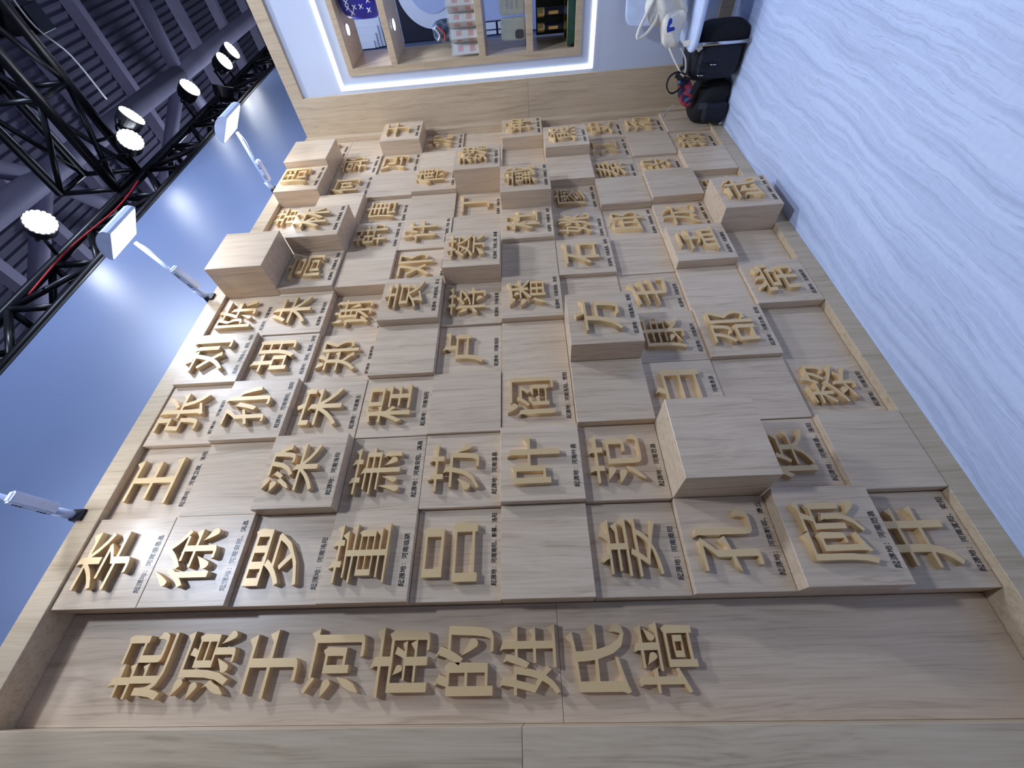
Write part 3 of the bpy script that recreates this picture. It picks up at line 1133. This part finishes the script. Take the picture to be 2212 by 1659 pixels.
# two cellophane packets
for i, (d0, d1, lab) in enumerate(((2.06, 2.46, 'cellophane packet with a grey print on the lower shelf'), (2.52, 2.95, 'cellophane packet of yellowish paper farther along the lower shelf'))):
    t = empty('cellophane_packet', P(11.5, (d0 + d1) / 2, 4.29), lab, 'packet', 'cellophane packets')
    pc = P(11.5, (d0 + d1) / 2, 4.585)
    link('paper_insert', superblob(pc, (0.012, (d1 - d0) * U * 0.5, 0.082), (0.25, 0.25)), 'pale_green', t)
    link('wrapper', superblob(pc, (0.017, (d1 - d0) * U * 0.53, 0.086), (0.3, 0.3), fn=lambda u, v: v + Vector((0.003 * math.sin(90 * v.y + 70 * v.z), 0, 0))), 'sleeve', t)
    if i == 0:
        link('print', superblob(P(11.44, 2.17, 4.44), (0.002, 0.026, 0.03)), 'grey_dark', t)
    else:
        for k in range(3):
            plate('text_line', [(11.45, 2.62, 4.48 + 0.1 * k), (11.45, 2.84, 4.48 + 0.1 * k), (11.45, 2.84, 4.51 + 0.1 * k), (11.45, 2.62, 4.51 + 0.1 * k)], 0.002, 'grey_plastic', t)

# green tray with two navy tubes on the lowest shelf
t = empty('lacquer_tray', P(11.7, 2.5, 3.18), 'dark green lacquer tray on the lowest shelf', 'tray')
tz = 3.18
bm = bmesh.new()
def tray_ring(z, g): return [P(11.30 - g, 1.95 - g, z), P(11.98 + g, 1.95 - g, z), P(11.98 + g, 3.2 + g, z), P(11.28 - g, 3.2 + g, z)]
rings = [tray_ring(tz + 0.002, 0.0), tray_ring(tz + 0.17, 0.05), tray_ring(tz + 0.17, 0.02), tray_ring(tz + 0.04, -0.02)]
rv = [[bm.verts.new(p) for p in r_] for r_ in rings]
for a, b in zip(rv, rv[1:]):
    for k in range(4): bm.faces.new((a[k], a[(k + 1) % 4], b[(k + 1) % 4], b[k]))
bm.faces.new(rv[0][::-1])
bm.faces.new(rv[-1])
link('tray_body', me_from_bm(bm), 'green_tray', t)
link('rim', tube([p for p in tray_ring(tz + 0.175, 0.035)] + [tray_ring(tz + 0.175, 0.035)[0]], 0.004, 6), 'tube_gold', t)
for i, (d, lab) in enumerate(((2.19, 'navy gift tube with gold cap nearest the shelf side'), (2.46, 'navy gift tube with gold cap farther along the tray'))):
    c0 = P(11.68, d, tz + 0.045)
    t = empty('gift_tube', c0, lab, 'tube', 'navy gift tubes on the tray')
    rr = 0.078 * U
    link('tube_body', lathe([(rr, 0), (rr, 0.63 * U)], c0, seg=24), 'tube_navy', t)
    link('cap', lathe([(rr * 1.08, 0.63 * U), (rr * 1.12, 0.645 * U), (rr * 1.12, 0.77 * U), (rr * 1.04, 0.785 * U)], c0, seg=24), 'tube_gold', t)
    link('gold_band', lathe([(rr * 1.01, 0.06 * U), (rr * 1.01, 0.18 * U)], c0, seg=24), 'foil' if i else 'tube_gold', t)
    plate('gold_label', [(11.595, d - 0.03, tz + 0.36), (11.595, d + 0.03, tz + 0.36), (11.595, d + 0.03, tz + 0.58), (11.595, d - 0.03, tz + 0.58)], 0.003, 'tube_gold', t)
# dark green card behind the tubes
t = plate('green_card', [(12.3, 1.9, 3.19), (12.3, 2.75, 3.19), (12.3, 2.75, 4.02), (12.3, 1.9, 4.02)], 0.02, 'dark_green', None)
tag(t, 'dark green card standing behind the navy tubes', 'card')

# ------------------------------------------------------------------ neighbouring stand seen through the shelf
t = empty('exhibition_stand', P(20.3, 2.5, FLOOR), 'neighbouring stand with dark boards and a pale disc behind the shelf', 'stand')
link('dark_board', wbox(20.2, 20.5, 0.05, 2.5, 6.0, 9.0, 0.002), 'booth_dark', t)
link('dark_board', wbox(20.2, 20.5, 2.52, 6.5, 6.0, 9.0, 0.002), 'booth_dark', t)
link('upper_board', wbox(20.25, 20.5, 0.05, 6.5, 9.01, 13.0, 0.002), 'booth_blue', t)
link('lower_board', wbox(20.25, 20.5, 0.05, 6.5, FLOOR, 5.99, 0.002), 'booth_blue', t)
def disc(r, x, d, z, th):
    m_ = lathe([(r * U, -th), (r * U, th)], (0, 0, 0), seg=64)
    m_.transform(Matrix.Translation(P(x, d, z)) @ Matrix.Rotation(math.pi / 2, 4, 'Y'))
    return m_
dd = link('disc', disc(1.29, 20.1, 1.7, 7.6, 0.02), 'white_panel', t)
link('inner_disc', disc(0.82, 20.02, 1.7, 7.6, 0.008), 'booth_blue', dd)
for i in range(4):
    g = 0.17 * i
    link('step_moulding', wbox(20.0 - 0.05 * i, 20.24, 0.05, 0.92 - g * 1.25, 9.74 + g * 0.75, 12.5, 0.002), 'white_panel', t)
link('dark_corner', wbox(20.05, 20.22, 0.05, 0.5, 9.35, 9.73, 0.002), 'booth_dark', t)
for (d0, d1, z0, z1) in ((0.06, 0.17, 5.28, 5.70), (0.22, 0.42, 5.28, 5.70), (0.06, 0.17, 4.8, 5.2), (0.22, 0.42, 4.8, 5.2)):
    link('white_tile', wbox(20.1, 20.24, d0, d1, z0, z1, 0.002), 'white_panel', t)
link('dark_grid', wbox(20.2, 20.246, 0.05, 0.45, 4.7, 5.74, 0.001), 'booth_dark', t)

# ------------------------------------------------------------------ chair in the corner
t = empty('shell_chair', P(10.35, 2.85, FLOOR), 'white moulded chair with chrome legs against the end wall', 'chair')
def seat_fn(u, v): return v + Vector((0, 0, 0.02 * (u.x ** 2) - 0.025 * max(0, -u.x) ** 4))
link('seat', superblob(P(10.30, 2.72, 0.86), (0.52 * AX, 0.78 * U, 0.022), (0.35, 0.5), 40, 12, fn=seat_fn), 'white_plastic', t)
def back_fn(u, v): return v + Vector((0.03 * (u.z), 0, 0)) + Vector((-0.02 * u.y ** 2, 0, 0))
link('backrest', superblob(P(10.93, 2.98, 1.74), (0.012, 0.74 * U, 0.40 * U), (0.5, 0.32), 40, 16, fn=back_fn), 'white_plastic', t)
for d in (2.45, 3.4):
    link('back_support', pline([(10.7, d, 0.84), (10.9, d, 0.95), (10.96, d, 1.6)], 0.04, 8), 'chrome', t)
for (xx, d) in ((9.86, 2.10), (9.86, 3.40), (10.85, 2.10), (10.85, 3.40)):
    lg = link('leg', pline([(xx + 0.02, d, 0.83), (xx, d, FLOOR + 0.02)], 0.036, 12), 'chrome', t)
    link('foot', pline([(xx, d, FLOOR + 0.035), (xx, d, FLOOR + 0.001)], 0.044, 12), 'grey_plastic', lg)

# cream tote lying on the chair
t = empty('tote_bag', P(10.32, 2.55, 0.92), 'crumpled cream canvas tote with blue print on the white chair', 'bag')
def crumple(a):
    def f(u, v):
        return v + Vector((0.012 * a * math.sin(55 * v.z + 31 * v.y), 0.010 * a * math.sin(47 * v.z + 5 * u.x), 0.010 * a * math.sin(38 * v.y + 20 * v.z)))
    return f
link('bag_body', superblob(P(10.38, 2.98, 1.43), (0.07, 0.19, 0.125), (0.6, 0.6), 56, 34, fn=crumple(1.1)), 'canvas', t)
lo = link('hanging_corner', superblob(P(10.20, 2.33, 1.29), (0.04, 0.095, 0.066), (0.75, 0.7), 48, 30, fn=crumple(0.8)), 'canvas', t)
link('blue_print', superblob(P(10.06, 2.42, 1.40), (0.006, 0.035, 0.014), (0.9, 0.9)), 'blue_print', lo)
link('blue_print', superblob(P(10.05, 2.36, 1.36), (0.006, 0.012, 0.024), (0.9, 0.9)), 'blue_print', lo)
sd = Vector((1, 0, 0.3))
link('strap', tube(smooth_curve([P(10.25, 2.9, 1.70), P(10.2, 2.62, 1.86), P(10.2, 2.34, 1.98), P(10.2, 2.22, 1.97), P(10.2, 2.28, 1.82), P(10.2, 2.45, 1.68), P(10.22, 2.6, 1.62)]), 0.010, 8), 'canvas', t)
link('strap', strap(smooth_curve([P(10.15, 2.02, 1.30), P(10.13, 1.82, 1.16), P(10.12, 1.62, 1.0), P(10.12, 1.48, 0.88)]), 0.026, 0.003, sd), 'canvas', t)
link('strap', strap(smooth_curve([P(10.12, 1.48, 0.87), P(10.12, 1.62, 0.86), P(10.12, 1.82, 0.92), P(10.14, 2.0, 1.06)]), 0.018, 0.003, sd), 'canvas', t)
link('strap', strap(smooth_curve([P(10.02, 2.10, 1.05), P(9.95, 2.13, 0.93), P(9.9, 2.08, 0.80), P(9.9, 2.00, 0.70)]), 0.03, 0.003, Vector((0.3, 1, 0.2))), 'canvas', t)

# navy backpack
t = empty('backpack', P(10.3, 1.9, FLOOR), 'upright navy backpack with silver zip pulls beside the white chair', 'backpack')
def bp1(u, v): return v + Vector((0.015 * u.z, 0.01 * u.z * u.z, 0.004 * math.sin(30 * v.y)))
link('bag_body', superblob(P(10.36, 1.82, 0.27), (0.40 * U, 0.42 * U, 0.54 * U), (0.5, 0.45), 40, 24, fn=bp1), 'navy', t)
link('front_pocket', superblob(P(9.99, 1.78, 0.24), (0.10 * U, 0.34 * U, 0.42 * U), (0.5, 0.45), 32, 20), 'navy', t)
link('top_flap', superblob(P(10.2, 2.12, 0.22), (0.30 * U, 0.28 * U, 0.48 * U), (0.6, 0.5), 32, 18), 'black_cloth', t)
for (z0, z1, d) in ((0.72, 0.30, 1.74), (0.70, 0.52, 1.56)):
    zp = link('zip', pline([(9.885, d, z0), (9.875, d, z1)], 0.016, 6), 'black_cloth', t)
    link('zip_pull', pline([(9.855, d, z1 + 0.14), (9.85, d, z1 + 0.02)], 0.014, 6), 'chrome', zp)
link('shoulder_strap', strap(smooth_curve([P(10.5, 1.55, 0.80), P(10.3, 1.42, 0.95), P(10.1, 1.46, 0.84), P(10.0, 1.43, 0.5), P(10.1, 1.45, 0.0)]), 0.03, 0.006, Vector((1, 0, 0.2))), 'black_cloth', t)

# dark bag slumped against the blocks, flowered cloth inside
t = empty('flowered_bag', P(10.4, 0.95, FLOOR), 'black bag with red and blue flowered cloth slumped against the wooden blocks', 'bag')
def bp2(u, v): return v + Vector((0.02 * u.z, 0.05 * max(0, u.z), 0.006 * math.sin(40 * v.y)))
link('bag_body', superblob(P(10.42, 0.93, 0.10), (0.42 * U, 0.41 * U, 0.36 * U), (0.6, 0.55), 40, 24, fn=bp2), 'black_cloth', t)
link('side_pocket', superblob(P(10.02, 0.76, 0.02), (0.16 * U, 0.22 * U, 0.27 * U), (0.6, 0.5), 28, 16), 'navy', t)
fm = superblob((0, 0, 0), (0.03, 0.105, 0.045), (0.8, 0.8), 32, 18, fn=crumple(0.5))
fm.transform(Matrix.Translation(P(10.22, 1.14, 0.72)) @ Matrix.Rotation(math.radians(-28), 4, 'X') @ Matrix.Rotation(math.radians(20), 4, 'Y'))
link('flowered_lining', fm, 'floral', t)
link('handle', strap(smooth_curve([P(10.1, 1.52, 0.82), P(10.1, 1.58, 1.02), P(10.1, 1.50, 1.18), P(10.1, 1.32, 1.20), P(10.1, 1.18, 1.08), P(10.1, 1.24, 0.92), P(10.1, 1.45, 0.80)]), 0.014, 0.007, Vector((1, 0, 0))), 'black_cloth', t)
link('drawstring', tube(smooth_curve([P(10.3, 0.86, 0.86), P(10.4, 0.70, 0.98), P(10.45, 0.56, 1.02), P(10.45, 0.52, 1.04)]), 0.004, 6), 'grey_plastic', t)
link('brand_tag', wbox(9.84, 9.85, 0.90, 1.02, 0.30, 0.46, 0), 'grey_dark', t)
link('buckle', superblob(P(9.86, 0.56, -0.14), (0.008, 0.008, 0.008)), 'chrome', t)

# loose cables on the trusses
def cable(name, pts, r, mat, label):
    o_ = link(name, tube(smooth_curve([P(*p) for p in pts]), r, 6), mat, origin=P(*pts[0]))
    tag(o_, label, 'cable')
cable('cable', [(TX1 + 0.13, 6.2, 15.4), (TX1 + 0.13, 4.8, 15.2), (TX1 + 0.13, 3.3, 15.36), (TX1 + 0.1, 2.6, 15.0), (TX1 + 0.05, 1.7, 14.9)], 0.006, 'white_cable', 'white cable sagging along the overhead truss')
cable('cable', [(6.0, 0.02, 15.0), (7.6, 0.0, 15.16), (9.2, 0.02, 14.9), (10.6, 0.0, 15.1)], 0.006, 'red_cable', 'red cable strung along the truss above the tall white wall')
